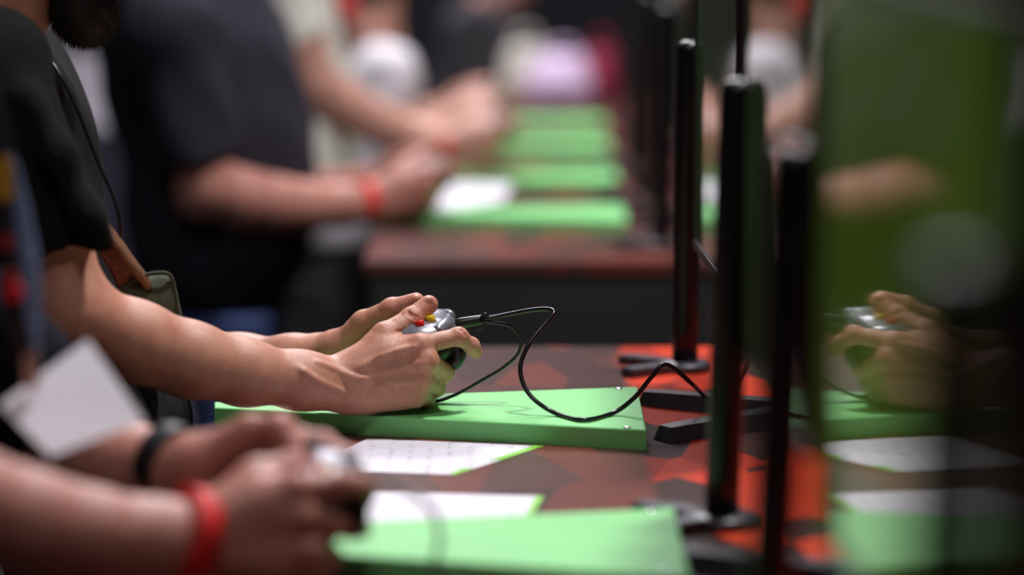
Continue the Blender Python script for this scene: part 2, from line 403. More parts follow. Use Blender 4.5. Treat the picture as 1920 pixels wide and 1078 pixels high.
def monitor(Y, label, ang, smat, X=None, w=0.50):
    """panel faces the player (-X); V foot with two splayed toes under it, neck behind"""
    X = 0.232 + rowx(Y) if X is None else X
    e = empty('monitor', (X + 0.10, Y, TABLE)); tag(e, label, 'monitor', 'gaming monitors')
    Rz = Matrix.Rotation(math.radians(ang), 3, 'Z')
    def tr(V): return [tuple(Vector((X, Y, 0)) + Rz @ Vector(v)) for v in V]
    z0, z1 = TABLE + 0.165, TABLE + 0.53; h = w / 2
    fr = [box((0, -h, z0), (0.014, h, z0 + 0.014), .002), box((0, -h, z1 - 0.008), (0.014, h, z1), .002), box((0, -h, z0 + 0.014), (0.014, -h + 0.008, z1 - 0.008), .002), box((0, h - 0.008, z0 + 0.014), (0.014, h, z1 - 0.008), .002)]
    V, F = join(*fr); link('bezel', mesh('bezel', tr(V), F), M['bezel'], e, smooth=False)
    V, F = box((0.002, -h + 0.008, z0 + 0.014), (0.008, h - 0.008, z1 - 0.008), 0); link('screen', mesh('screen', tr(V), F), smat, e, smooth=False)
    V, F = box((0.010, -h + 0.03, z0 + 0.03), (0.045, h - 0.03, z1 - 0.03), .012); link('back_cover', mesh('back_cover', tr(V), F), M['bezel'], e, smooth=False)
    ap = A(X + 0.115, Y, TABLE)
    V, F = tube([ap + (0, 0, 0.008), ap + (0, 0, 0.2), ap + (-0.02, 0, 0.32)], 0.022, 16); link('neck', mesh('neck', V, F), M['foot'], e)
    V, F = box((X + 0.04, Y - 0.03, TABLE + 0.29), (X + 0.12, Y + 0.03, TABLE + 0.35), .006); link('hinge', mesh('hinge', V, F), M['foot'], e)
    for s in (-1, 1):
        tip = A(X - 0.072 + (0.010 if s < 0 else 0), Y + s * 0.118 - 0.012, TABLE); d = tip - ap; L_ = np.linalg.norm(d); u = d / L_; n = A(-u[1], u[0], 0)
        Vt = []
        for t, wd, ht in ((0.0, 0.020, 0.020), (0.86, 0.016, 0.017), (0.97, 0.014, 0.016), (1.0, 0.013, 0.002)):
            p = ap + d * t
            Vt += [p - n * wd, p + n * wd, p + n * wd * .72 + A(0, 0, ht), p - n * wd * .72 + A(0, 0, ht)]
        Ft = [(0, 1, 2, 3)]
        for q in range(3):
            for k in range(4): Ft.append((q * 4 + k, q * 4 + (k + 1) % 4, q * 4 + 4 + (k + 1) % 4, q * 4 + 4 + k))
        Ft.append((15, 14, 13, 12))
        link('stand_toe', mesh('stand_toe', [tuple(v) for v in Vt], Ft), M['foot'], e, smooth=False)
    return e
monitor(3.08, 'black monitor behind the sharp green tray', 1.0, M['screen_dim'], X=0.2227)
monitor(2.268, 'black monitor between the third and second posts, dark edge above third post', 0.93, M['screen_dim'], X=0.2137)
monitor(1.49, 'blurred monitor whose dark green screen mirrors the hands', 1.9, M['screen_green'], X=0.207, w=0.57)
monitor(5.12, 'first monitor on the farther bench', 1.0, M['screen_dim'], X=0.30)
monitor(5.88, 'second monitor on the farther bench', 1.0, M['screen_dim'], X=0.31)
monitor(6.65, 'third monitor on the farther bench', 1.0, M['screen_dim'], X=0.33)
monitor(7.42, 'last monitor at the far end of the farther bench', 1.0, M['screen_dim'], X=0.34)

def post(x, y, label, lean=0.03, h=0.412):
    e = empty('post', (x, y, TABLE)); tag(e, label, 'post', 'round-topped black posts')
    prof = [(0.0162, 0.010), (0.0162, 0.05)]
    for t in np.linspace(0.15, 1, 8): prof.append((0.0162 + 0.0016 * t, 0.05 + (h - 0.014 - 0.05) * t))
    for a in np.linspace(0.2, 1.5, 7): prof.append((0.0178 * math.cos(a) ** 0.7, h - 0.014 + 0.014 * math.sin(a)))
    V, F = lathe(prof, (x, y, TABLE), 32, lean=(lean, 0)); link('shaft', mesh('shaft', V, F), M['black'], e)
    V, F = lathe([(0.034, 0.0), (0.034, 0.008), (0.031, 0.011), (0.014, 0.013)], (x, y, TABLE), 32); link('base_disc', mesh('base_disc', V, F), M['foot'], e)
    for s in (-1, 1):
        d = A(-0.075, s * 0.055, 0); n = A(-d[1], d[0], 0) / np.linalg.norm(d); p0 = A(x, y, TABLE) + d * 0.3; p1 = A(x, y, TABLE) + d
        V = [p0 - n * .013, p0 + n * .013, p1 + n * .011, p1 - n * .011]; V, F = bevel_prism([(v[0], v[1]) for v in V], TABLE, TABLE + 0.012, .002)
        link('base_foot', mesh('base_foot', V, F), M['foot'], e, smooth=False)
    return e
PW = [G(1284, 694), G(1352, 985)]
post(PW[0][0], PW[0][1], 'black round-topped post just behind the sharp tray, farther of the middle pair', 0.008)
post(PW[1][0], PW[1][1], 'black round-topped post in front of the sharp tray, its base hidden by blur', 0.030, 0.417)
post(0.176, 1.885, 'blurred black post between the sharp post and the mirroring screen', 0.04)
post(0.183, 1.155, 'large very blurred black post nearest the camera at right', 0.012, 0.423)
post(0.255, 4.72, 'first black post on the farther bench', 0.02)
post(0.262, 5.50, 'second black post on the farther bench', 0.02)
post(0.275, 6.28, 'third black post on the farther bench', 0.02)

part = bpy.data.objects['monitor']; V, F = tube(spline([W(1384, 632, 3.03), W(1398, 638, 3.02), W(1406, 655, 3.02), W(1403, 680, 3.02), W(1392, 704, 3.03), W(1380, 730, 3.05)], 6), 0.0026, 8); link('power_cable', mesh('power_cable', V, F), M['cable'], part)

# ------------------------------------------------------------------ controllers
def rotY(a):
    c, s = math.cos(a), math.sin(a); return np.array([[c, 0, s], [0, 1, 0], [-s, 0, c]])
M['shell'] = mat('silver_controller_shell', (0.23, 0.23, 0.26), 0.28, metal=0.35, var=0.1, scale=60, bump=0.03, bscale=900)
M['ctl_dark'] = mat('dark_controller_plastic', (0.012, 0.014, 0.014), 0.35, var=0.2)
BTN = [('yellow', (0.75, 0.50, 0.02)), ('red', (0.65, 0.02, 0.02)), ('green', (0.05, 0.45, 0.06)), ('blue', (0.03, 0.10, 0.55))]
for n_, c_ in BTN: M['btn_' + n_] = mat(n_ + '_button', c_, 0.25, var=0.05)
def controller_mesh():
    st = 0.0016
    v = Vol(np.arange(-0.085, 0.055, st), np.arange(-0.09, 0.09, st), np.arange(-0.06, 0.04, st))
    v.ell((0, 0, 0.0), (0.043, 0.062, 0.019), k=0)
    for s in (-1, 1):
        v.ell((0.004, s * 0.040, 0.001), (0.038, 0.034, 0.021), k=0.012)
        v.cone((-0.004, s * 0.052, -0.003), (-0.064, s * 0.060, -0.026), 0.0215, 0.0150, k=0.018)
    v.cone((0.030, -0.03, 0.001), (0.030, 0.03, 0.001), 0.013, k=0.012)
    return v.polys(2)
CTL = controller_mesh()
def controller(C, ang, label, parts=True):
    """C = centre in world; nose (+x) lifted by ang"""
    R = rotY(-ang); e = empty('game_controller', C); tag(e, label, 'controller', 'game controllers')
    wv = lambda V: (np.asarray(V) @ R.T) + C
    link('shell', fast_mesh('shell', wv(CTL[0]), CTL[1]), M['shell'], e)
    for s in (-1, 1):
        x, y = (0.006, 0.044) if s > 0 else (-0.014, -0.020)
        V, F = lathe([(0.0125, 0.016), (0.0125, 0.0195), (0.006, 0.020), (0.0055, 0.026), (0.009, 0.028), (0.0095, 0.031), (0.007, 0.032)], (x, y, 0), 20); link('thumbstick', mesh('thumbstick', wv(V), F), M['ctl_dark'], e)
        V, F = tube(spline([(0.040, s * 0.018, 0.008), (0.037, s * 0.04, 0.008), (0.026, s * 0.060, 0.006)], 5), 0.0075, 10); link('bumper', mesh('bumper', wv(V), F), M['shell'], e)
        V, F = tube(spline([(0.034, s * 0.044, -0.006), (0.042, s * 0.045, -0.016), (0.040, s * 0.046, -0.029), (0.030, s * 0.046, -0.036)], 5), list(np.linspace(0.010, 0.0075, 16)), 10); link('trigger', mesh('trigger', wv(V), F), M['ctl_dark'], e)
        st_ = 0.003; gv = Vol(np.arange(-.05, .06, st_), np.arange(s * .042 - .045, s * .042 + .045, st_), np.arange(-.055, .01, st_)); gv.ell((0.006, s * .042, -.014), (.036, .028, .019), k=0); gv.cone((-.01, s * .05, -.02), (-.03, s * .054, -.026), .014, k=.01); gV, gQ = gv.polys(2)
        link('lower_shell', fast_mesh('lower_shell', wv(gV), gQ), M['ctl_dark'], e)
    bx, by = 0.012, -0.046
    for (n_, _), (dx, dy) in zip(BTN, ((0.012, 0), (0, -0.012), (-0.012, 0), (0, 0.012))):
        V, F = lathe([(0.0052, 0.014), (0.0052, 0.0235), (0.0042, 0.0245), (0.001, 0.0247)], (bx + dx, by + dy, 0), 14); b_ = link('face_button', mesh('face_button', wv(V), F), M['btn_' + n_], e); b_['label'] = n_ + ' face button'
    V, F = join(box((-0.026, 0.014, 0.015), (-0.006, 0.021, 0.022), .001), box((-0.0195, 0.0075, 0.015), (-0.0125, 0.0275, 0.022), .001)); link('direction_pad', mesh('direction_pad', wv(V), F), M['ctl_dark'], e, smooth=False)
    return e, wv

# ------------------------------------------------------------------ people
def J_base():
    """joints of the in-focus player, from the photo (pixel, pixel, depth in metres)"""
    j = {}
    j['rS'] = W(-28, 140, 2.88); j['rE'] = W(142, 590, 2.845); j['rW'] = W(640, 716, 2.985)
    j['r_idx'] = [W(788, 647, 2.988), W(860, 631, 3.002), W(884, 648, 3.012), W(893, 661, 3.018)]
    j['r_mid'] = [W(800, 677, 2.982), W(834, 697, 3.018), W(820, 710, 3.044), W(798, 706, 3.050)]
    j['r_rng'] = [W(791, 712, 2.986), W(818, 727, 3.022), W(806, 737, 3.046), W(786, 730, 3.052)]
    j['r_pky'] = [W(781, 742, 2.994), W(800, 748, 3.026), W(792, 752, 3.046), W(776, 748, 3.052)]
    j['r_thb'] = [W(664, 692, 2.992), W(722, 629, 3.006), W(772, 599, 3.024), W(804, 571, 3.034)]
    mir = lambda p: A(p[0] - 0.014, 2 * 3.066 - p[1], p[2] - 0.010)
    for f in ('idx', 'mid', 'rng', 'pky'): j['l_' + f] = [mir(p) for p in j['r_' + f]]
    j['l_thb'] = [W(640, 652, 3.125), W(683, 606, 3.118), W(735, 581, 3.106), W(780, 566, 3.098)]
    j['lW'] = W(618, 668, 3.150); j['lE'] = W(190, 640, 3.285); j['lS'] = W(0, 130, 3.27)
    j['pelvis'] = A(-0.475, 3.07, 0.93); j['waist'] = A(-0.560, 3.07, 1.10); j['chest'] = A(-0.592, 3.07, 1.26); j['neck'] = A(-0.592, 3.07, 1.375); j['head'] = A(-0.485, 3.07, 1.535)
    return j
J2 = J_base(); C2 = W(782, 632, 3.066)
def shift(j, d): return {k: ([p + d for p in v] if isinstance(v, list) else v + d) for k, v in j.items()}

def head_prims(v, H, pitch, sc=1.0):
    R = rotY(pitch); P = lambda *p: H + R @ (np.array(p) * sc)
    v.ell(P(-0.012, 0, 0.028), A(0.098, 0.076, 0.092) * sc, R, k=0)
    v.ell(P(0.030, 0, -0.032), A(0.062, 0.060, 0.082) * sc, R, k=0.03)
    for s in (-1, 1):
        v.cone(P(0.0, s * 0.050, -0.055), P(0.070, s * 0.012, -0.102), 0.020 * sc, 0.020 * sc, k=0.02)
        v.cone(P(0.082, s * 0.012, 0.012), P(0.070, s * 0.045, 0.010), 0.011 * sc, 0.010 * sc, k=0.012)
        v.ell(P(0.098, s * 0.033, -0.006), A(0.016, 0.018, 0.013) * sc, R, k=0.008, op='s')
        v.ell(P(0.072, s * 0.033, -0.006), A(0.014, 0.014, 0.014) * sc, R, k=0.002)
        v.ell(P(0.060, s * 0.045, -0.035), A(0.022, 0.018, 0.018) * sc, R, k=0.02)
        v.ell(P(-0.004, s * 0.077, -0.012), A(0.019, 0.007, 0.031) * sc, R, k=0.006)
    v.cone(P(0.088, 0, 0.004), P(0.112, 0, -0.036), 0.008 * sc, 0.012 * sc, k=0.010)
    v.cone(P(0.086, -0.018, -0.064), P(0.086, 0.018, -0.064), 0.007 * sc, k=0.004); v.cone(P(0.085, -0.015, -0.076), P(0.085, 0.015, -0.076), 0.008 * sc, k=0.004)

FR = {'idx': (0.0110, 0.0093, 0.0080, 0.0070), 'mid': (0.0120, 0.0096, 0.0086, 0.0076), 'rng': (0.0115, 0.0092, 0.0082, 0.0072), 'pky': (0.0110, 0.0082, 0.0072, 0.0064), 'thb': (0.0150, 0.0138, 0.0126, 0.0106)}
def hand_prims(v, j, s, near, k=0.007, fat=1.0):
    """near = -1 when the back of the hand looks to -y, +1 when to +y"""
    w = j[s + 'W']
    for f in ('idx', 'mid', 'rng', 'pky'):
        m = j[s + '_' + f][0]; a = w + (m - w) * 0.12 + A(0, 0, {'idx': 0.010, 'mid': 0.004, 'rng': -0.004, 'pky': -0.010}[f])
        v.cone(a, m, 0.0165 * fat, FR[f][0] * fat, k=0.014)
        # palm side flesh
        mp = m + A(-0.012, -near * 0.010, -0.002); v.cone(a + A(0.012, -near * 0.008, 0), mp, 0.015 * fat, 0.011 * fat, k=0.014)
        v.ell(m + A(0.000, near * 0.003, 0.001), A(0.0105, 0.0105, 0.0105) * fat, k=0.006)          # knuckle
    t = j[s + '_thb']
    v.cone(t[0], t[1], FR['thb'][0] * fat, FR['thb'][1] * fat, k=0.016)
    mi = j[s + '_idx'][0]; ctr = t[0] * .25 + t[1] * .35 + (w + (mi - w) * .6) * .4
    v.cone(t[0] * .6 + w * .4, ctr, 0.017 * fat, 0.012 * fat, k=0.018)                                # thenar
    v.cone(t[1] * .75 + t[0] * .25, w + (mi - w) * .66, 0.0085 * fat, 0.010 * fat, k=0.016)           # web
    pk = j[s + '_pky'][0]; v.cone(w + A(0.006, 0, -0.012), w + (pk - w) * .75 + A(0, 0, -0.002), 0.0170 * fat, 0.0135 * fat, k=0.014)   # hypothenar
    for f in ('idx', 'mid', 'rng', 'pky', 'thb'):
        p = j[s + '_' + f]; r = FR[f]
        for i in (1, 2) if f == 'thb' else (0, 1, 2):
            v.cone(p[i], p[i + 1], r[i] * fat, r[i + 1] * fat, k=0.005)
            v.ell(p[i], A(1, 1, 1) * r[i] * 1.06 * fat, k=0.004)
def arm_prims(v, j, s, fat=1.0, near=-1):
    S, E, Wr = j[s + 'S'], j[s + 'E'], j[s + 'W']; d = Wr - E; u = d / np.linalg.norm(d)
    v.cone(S, E + (S - E) * .35, 0.050 * fat, 0.043 * fat, k=0.02); v.cone(E + (S - E) * .40, E, 0.043 * fat, 0.039 * fat, k=0.02)
    ch = [(0.0, 0.0, 0.039), (0.22, -0.013, 0.0400), (0.42, -0.0175, 0.0375), (0.62, -0.0165, 0.0330), (0.84, -0.0095, 0.0285), (1.0, 0.0, 0.0265)]
    for (t0, z0, r0), (t1, z1, r1) in zip(ch[:-1], ch[1:]): v.cone(E + d * t0 + A(0, 0, z0), E + d * t1 + A(0, 0, z1), r0 * fat, r1 * fat, k=0.02)
    v.cone(Wr - u * 0.05 + A(0, 0, -0.010), Wr + u * 0.03 + A(0, 0, -0.012), 0.0195 * fat, 0.0175 * fat, k=0.02)
    v.ell(E + A(-0.020, 0, -0.018), A(0.026, 0.026, 0.026) * fat, k=0.02)
    v.ell(Wr + A(-0.012, near * 0.012, 0.010), A(0.012, 0.012, 0.012) * fat, k=0.012)
SK = {'a': skin_mat('skin_light_tan', (0.61, 0.30, 0.205)), 'b': skin_mat('skin_rosy', (0.57, 0.265, 0.21)), 'c': skin_mat('skin_warm', (0.50, 0.26, 0.19)), 'd': skin_mat('skin_fair', (0.64, 0.36, 0.28))}

def sleeve(v, S, E, r0, r1, frac, rin):
    d = E - S; u = d / np.linalg.norm(d); hem = S + d * frac
    v.cone(S, E, r0, r1, k=0.03, cut=(hem, u))
    return hem, u
def shirt_mesh(j, st, tw, td, arms, hem_z, frac=0.66, neck_r=0.064, fat=1.0, ridges=(), belly=0.0, ysc=1.0):
    lo = np.min([j['pelvis'], j['chest'], j['rS'], j['lS'], j['rE'], j['lE']], 0) - 0.22; hi = np.max([j['pelvis'], j['chest'], j['rS'], j['lS'], j['neck'], j['rE'], j['lE']], 0) + 0.22
    lo[2] = hem_z - 0.03; hi[2] = j['neck'][2] + 0.09
    v = Vol(np.arange(lo[0], hi[0], st), np.arange(lo[1], hi[1], st), np.arange(lo[2], hi[2], st))
    def slab(c, w, r, k=0.06): v.cone(c + A(0, -w, 0), c + A(0, w, 0), r, k=k)
    pv, wa, ch, nk = j['pelvis'], j['waist'], j['chest'], j['neck']
    slab(pv, tw * .80, td * 1.0); slab((pv + wa) / 2 + A(belly * .7, 0, 0), tw * .72, td * 1.0); slab(wa + A(belly, 0, 0), tw * .70, td * .98); slab((wa + ch) / 2 + A(belly * .5, 0, 0), tw * .78, td * 1.02); slab(ch, tw * .85, td * 1.02)
    slab(ch + (nk - ch) * .45 + A(0.005, 0, 0), tw * .78, td * .82)
    for s in ('r', 'l'): v.cone(nk + A(0, (-1 if s == 'r' else 1) * 0.035, -0.01), j[s + 'S'] + A(0, 0, 0.0), 0.046, 0.062 * fat, k=0.04)
    out = {}
    for s in ('r', 'l'):
        out[s] = sleeve(v, j[s + 'S'], j[s + 'E'], 0.068 * fat, 0.0515 * fat, frac, 0)
    for pts, r, k, op in ridges:
        for a, b in zip(pts[:-1], pts[1:]): v.cone(a, b, r, k=k, op=op)
    for s in ('r', 'l'):
        if st > 0.0065: break
        hem, u = out[s]; v.cone(hem - u * 0.035, hem + u * 0.08, 0.0470 * fat, 0.0475 * fat, k=0.002, op='s')
    v.cone(nk + A(0.0, 0, 0.0), j['head'] + A(0, 0, -0.02), neck_r, neck_r, k=0.006, op='s')
    v.f[:, :, v.ax[2] < hem_z] = 0.5
    V, Q = v.polys(2)
    # slow cloth undulation
    V = V + 0.0035 * np.stack([np.sin(V[:, 2] * 38 + V[:, 1] * 21), np.sin(V[:, 0] * 33 + V[:, 2] * 27), 0 * V[:, 0]], 1)
    return V, Q, out
def trousers_mesh(j, st, tw, td, top, foot_dx=0.0):
    pv = j['pelvis']; v = Vol(np.arange(pv[0] - 0.25, pv[0] + 0.25, st), np.arange(pv[1] - 0.33, pv[1] + 0.33, st), np.arange(-0.02, top + 0.02, st))
    v.cone(pv + A(0, -tw * .72, -0.02), pv + A(0, tw * .72, -0.02), td * .98, k=0.03)
    for s in (-1, 1):
        h = pv + A(0.005, s * 0.095, -0.06); kn = A(pv[0] + 0.03, pv[1] + s * 0.105, 0.50); an = A(pv[0] - 0.03 + foot_dx, pv[1] + s * 0.11, 0.09)
        v.cone(h, kn, 0.092, 0.066, k=0.04); v.cone(kn, an, 0.066, 0.052, k=0.03)
    v.f[:, :, v.ax[2] > top] = 0.5
    V, Q = v.polys(2); return V + 0.004 * np.stack([np.sin(V[:, 2] * 45 + V[:, 1] * 30), np.sin(V[:, 2] * 37 + V[:, 0] * 25), 0 * V[:, 0]], 1), Q
def shoes(parent, j, dx=0.0):
    for s in (-1, 1):
        c = A(j['pelvis'][0] - 0.03 + dx, j['pelvis'][1] + s * 0.11, 0.0); st = 0.009
        v = Vol(np.arange(c[0] - .12, c[0] + .22, st), np.arange(c[1] - .08, c[1] + .08, st), np.arange(-.01, .16, st))
        v.cone(c + A(-.05, 0, .045), c + A(.13, 0, .035), .043, .038, k=.02); v.cone(c + A(-.02, 0, .05), c + A(-.01, 0, .11), .045, .045, k=.03)
        v.f[:, :, v.ax[2] < 0.002] = 0.5
        link('shoe', fast_mesh('shoe', *v.polys(1)), M['shoe'], parent)

def band(parent, name, c, u, r, width, m, thick=0.0015, sq=1.0):
    u = u / np.linalg.norm(u); a = np.cross(u, A(0, 0, 1)); a /= np.linalg.norm(a); b = np.cross(a, u); n = 40; V, F = [], []
    for rr, t in ((r, -width / 2), (r + thick, -width / 2), (r + thick, width / 2), (r, width / 2)):
        for k in range(n):
            q = 2 * math.pi * k / n; V.append(c + u * t + a * rr * sq * math.cos(q) + b * rr * math.sin(q))
    for i in range(4):
        for k in range(n): F.append((i * n + k, i * n + (k + 1) % n, ((i + 1) % 4) * n + (k + 1) % n, ((i + 1) % 4) * n + k))
    return link(name, mesh(name, V, F), m, parent)

def tint_of(V, j, spots=(), nails=()):
    t = np.ones((len(V), 3), np.float32)
    def blend(p, r, col, amt):
        w = np.clip(1 - np.linalg.norm(V - p, axis=1) / r, 0, 1)[:, None] ** 0.8 * amt; np.copyto(t, t * (1 - w) + np.array(col, np.float32) * t * w)
    for s in ('r', 'l'):
        for f in ('idx', 'mid', 'rng', 'pky'):
            p = j[s + '_' + f]; blend(p[0], 0.018, (1.0, 0.80, 0.78), .7); blend(p[1], 0.014, (1.0, 0.74, 0.72), .8); blend(p[3], 0.016, (1.0, 0.78, 0.78), .7)
        p = j[s + '_thb']; blend(p[2], 0.020, (1.02, 0.72, 0.68), .8); blend(p[3], 0.024, (1.05, 0.80, 0.80), .8); blend(p[1], 0.022, (1.0, 0.85, 0.82), .6)
    for p, r, col, a in spots: blend(p, r, col, a)
    return t

def person(name, label, j, C, skin, shirt_m, leg_m, st_hand, st_body, fat=1.0, tw=0.17, td=0.118, hem_z=0.84, frac=0.66, belly=0.0, headp=0.45, hsc=1.0, detail=None, ridges=(), group='players at the benches', beard=False, skinny=1.0, tint_spots=None):
    e = empty('person', A(j['pelvis'][0], j['pelvis'][1], 0)); tag(e, label, 'person', group)
    allp = np.array([p for k, v_ in j.items() for p in (v_ if isinstance(v_, list) else [v_])])
    lo, hi = allp.min(0) - 0.13, allp.max(0) + 0.13
    hx = j['rW'][0] - 0.04; x1 = max(p[0] for f in ('idx', 'thb', 'mid') for p in j['r_' + f]) + 0.02
    hz0 = min(min(p[2] for p in j['r_pky']), j['rW'][2]) - 0.04; hz1 = max(j['l_thb'][3][2], j['r_thb'][3][2], j['l_thb'][2][2]) + 0.03
    ex0 = min(j['rE'][0], j['lE'][0]) - 0.07
    mid = st_hand * 1.9
    xs = axis((lo[0], ex0, st_body), (ex0, hx, mid), (hx, x1, st_hand))
    y0, y1 = min(j['rE'][1], j['rS'][1]) - 0.09, max(j['lE'][1], j['lS'][1]) + 0.09; hy0 = j['rW'][1] - 0.05; hy1 = j['lW'][1] + 0.05
    ys = axis((y0, hy0, mid), (hy0, hy1, st_hand * 1.1), (hy1, y1, mid * 1.3))
    zb = j['pelvis'][2] - 0.05
    eztop = max(hz1 + 0.02, j['rE'][2] + 0.06)
    zs = axis((zb, max(hz0, zb + .02), st_body), (max(hz0, zb + .02), hz1, st_hand), (hz1, eztop, mid), (eztop, hi[2] + 0.05, st_body))
    v = Vol(xs, ys, zs)
    for s, nr in (('r', -1), ('l', 1)):
        arm_prims(v, j, s, fat, nr); hand_prims(v, j, s, nr, fat=skinny)
    pv, wa, ch, nk = j['pelvis'], j['waist'], j['chest'], j['neck']
    for a, b in ((pv, wa), (wa, ch)):
        for o in (-0.07, 0.07): v.cone(a + A(0, o, 0), b + A(0, o, 0), 0.08, 0.08, k=0.04)
    for s in ('r', 'l'): v.cone(ch + A(0, 0, 0.03), j[s + 'S'], 0.075, 0.05, k=0.05)
    v.cone(ch, nk, 0.08, 0.062, k=0.03); H = j['head']
    v.cone(nk, H + A(-0.02, 0, -0.035), 0.058 * hsc, 0.053 * hsc, k=0.02); head_prims(v, H, headp, hsc)
    if detail: detail(v, j)
    V, Q = v.polys(1)
    spots = tint_spots(j) if tint_spots else ()  # skin's own colour spots: nails, thumb crease, elbow
    body = link('body', fast_mesh('body', V, Q, tint_of(V, j, spots)), skin, e)
    V, Q, hems = shirt_mesh(j, max(0.0055, st_body * .8), tw, td, None, hem_z, frac, fat=fat, ridges=ridges, belly=belly)
    link('t_shirt', fast_mesh('t_shirt', V, Q), shirt_m, e)
    V, Q = trousers_mesh(j, 0.013, tw, td, max(hem_z + 0.03, 0.6)); link('trousers', fast_mesh('trousers', V, Q), leg_m, e)
    shoes(e, j)
    # hair cap
    st = 0.007; R = rotY(headp); v = Vol(np.arange(H[0] - .15, H[0] + .15, st), np.arange(H[1] - .12, H[1] + .12, st), np.arange(H[2] - .14, H[2] + .17, st))
    P = lambda *p: H + R @ (np.array(p) * hsc)
    v.ell(P(-0.016, 0, 0.036), A(0.106, 0.084, 0.098) * hsc, R, k=0); v.ell(P(0.105, 0, -0.015), A(0.080, 0.095, 0.095) * hsc, R, k=0.012, op='s'); v.ell(P(0.0, 0, -0.09), A(0.13, 0.12, 0.07) * hsc, R, k=0.01, op='s')
    link('hair', fast_mesh('hair', *v.polys(2)), M['hair'], e)
    return e, hems

# ---- in-focus player
def detail2(v, j):
    def poly(pts, r, k, op, inset, y0=2.86, y1=3.09, n=4):
        S = []
        for p in spline([A(*q, 0) for q in pts], n):
            h = v.hit(p[0], p[1], y0, y1)
            if h is not None: S.append(h + ray(p[0], p[1]) * inset)
        for a, b in zip(S[:-1], S[1:]):
            if np.linalg.norm(a - b) < 0.03: v.cone(a, b, r, k=k, op=op)
    # tendons and veins on the back of the hand, wrist veins
    poly([(672, 690), (720, 672), (775, 652)], 0.0022, 0.007, 'u', 0.0015)
    poly([(715, 700), (750, 693), (795, 682)], 0.0020, 0.007, 'u', 0.0016)
    poly([(715, 722), (745, 718), (786, 714)], 0.0018, 0.007, 'u', 0.0014)
    poly([(594, 679), (630, 694), (662, 708), (690, 712)], 0.0014, 0.006, 'u', 0.0012)
    poly([(560, 690), (600, 716), (650, 738)], 0.0016, 0.006, 'u', 0.0012)
    # hollow between thumb and index bones, wrist hollows
    poly([(700, 684), (740, 676), (770, 668)], 0.0022, 0.010, 's', -0.0019)
    poly([(712, 706), (745, 702), (775, 696)], 0.0022, 0.010, 's', -0.0019)
    # skin creases: thumb joint, index joints
    poly([(764, 584), (773, 590), (782, 594)], 0.0009, 0.0014, 's', 0.0000)
    poly([(762, 588), (771, 594), (780, 599)], 0.0009, 0.0014, 's', 0.0000)
    poly([(742, 622), (765, 619), (785, 614)], 0.0010, 0.0018, 's', 0.0002)
    poly([(862, 617), (868, 622), (872, 629)], 0.0009, 0.0014, 's', 0.0)
    # thumb nail plate, right then left
    for px, py, y0, y1 in ((803, 566, 2.99, 3.09), (779, 563, 3.06, 3.16)):
        h = v.hit(px, py, y0, y1)
        if h is not None: v.ell(h + ray(px, py) * 0.0024, (0.0070, 0.0030, 0.0050), rotY(-0.70), k=0.0006)
spots2 = lambda j: [(W(803, 566, 3.022), 0.0080, (1.02, 1.12, 1.16), 1.0), (W(779, 563, 3.088), 0.008, (1.02, 1.12, 1.16), 1.0), (W(773, 592, 3.013), 0.006, (1.0, .62, .6), .8), (j['rE'] + A(0.03, -0.03, 0), 0.09, (1.0, .88, .86), .6)]
tee2 = mat('charcoal_black_cotton', (0.0125, 0.0122, 0.0125), 0.92, spec=0.1, var=0.15, scale=14, bump=0.35, bscale=60)
def wl(*pts): return [W(*p) for p in pts]
rid2 = [(wl((60, 190, 2.82), (110, 290, 2.80), (170, 400, 2.80), (196, 450, 2.81)), 0.012, 0.03, 'u'),
        (wl((95, 170, 2.90), (150, 300, 2.88), (165, 420, 2.88)), 0.010, 0.02, 's'),
        (wl((84, 468, 2.785), (140, 456, 2.78), (196, 440, 2.80)), 0.0015, 0.003, 's')]
p2, hems2 = person('person', 'player in charcoal T-shirt holding a controller in sharp focus', J2, C2, SK['a'], tee2, M['trouser'], 0.0015, 0.0075, tw=0.155, td=0.098, frac=0.765, headp=0.50, detail=detail2, tint_spots=spots2, ridges=rid2)
ctl2, wv2 = controller(C2, math.radians(18), 'silver grey game controller in the sharp hands with black lead')

# beard of short strands over a soft core
def beard(e, j, pitch):
    H = j['head']; R = rotY(pitch); P = lambda *p: H + R @ np.array(p); st = 0.004
    v = Vol(np.arange(H[0] - .02, H[0] + .16, st), np.arange(H[1] - .1, H[1] + .1, st), np.arange(H[2] - .20, H[2] + .0, st))
    for s in (-1, 1): v.cone(P(0.01, s * 0.056, -0.045), P(0.070, s * 0.020, -0.105), 0.022, 0.028, k=0.02)
    v.cone(P(0.078, -0.02, -0.108), P(0.078, 0.02, -0.108), 0.030, k=0.02); v.cone(P(0.092, -0.022, -0.052), P(0.092, 0.022, -0.052), 0.009, k=0.01)
    V, Q = v.polys(2); b = link('beard', fast_mesh('beard', V, Q), M['hair'], e)
    idx = RNG.integers(0, len(V), 5000); c = P(0.05, 0, -0.06); VV, FF = [], []
    for i in idx:
        p = V[i]; d = (p - c); d /= np.linalg.norm(d); d = d + A(0, 0, -0.7) + RNG.normal(0, .35, 3); d /= np.linalg.norm(d); L_ = RNG.uniform(.006, .013)
        a = np.cross(d, A(0.3, 1, 0.2)); a /= np.linalg.norm(a); b2 = np.cross(d, a); o = len(VV); q = p - d * .003
        VV += [q + a * .0005, q - a * .0003 + b2 * .0004, q - a * .0003 - b2 * .0004, q + d * L_]; FF += [(o, o + 1, o + 3), (o + 1, o + 2, o + 3), (o + 2, o, o + 3)]
    s_ = link('beard_hair', mesh('beard_hair', VV, FF), M['hair'], e); s_['kind'] = 'stuff'
beard(p2, J2, 0.50)

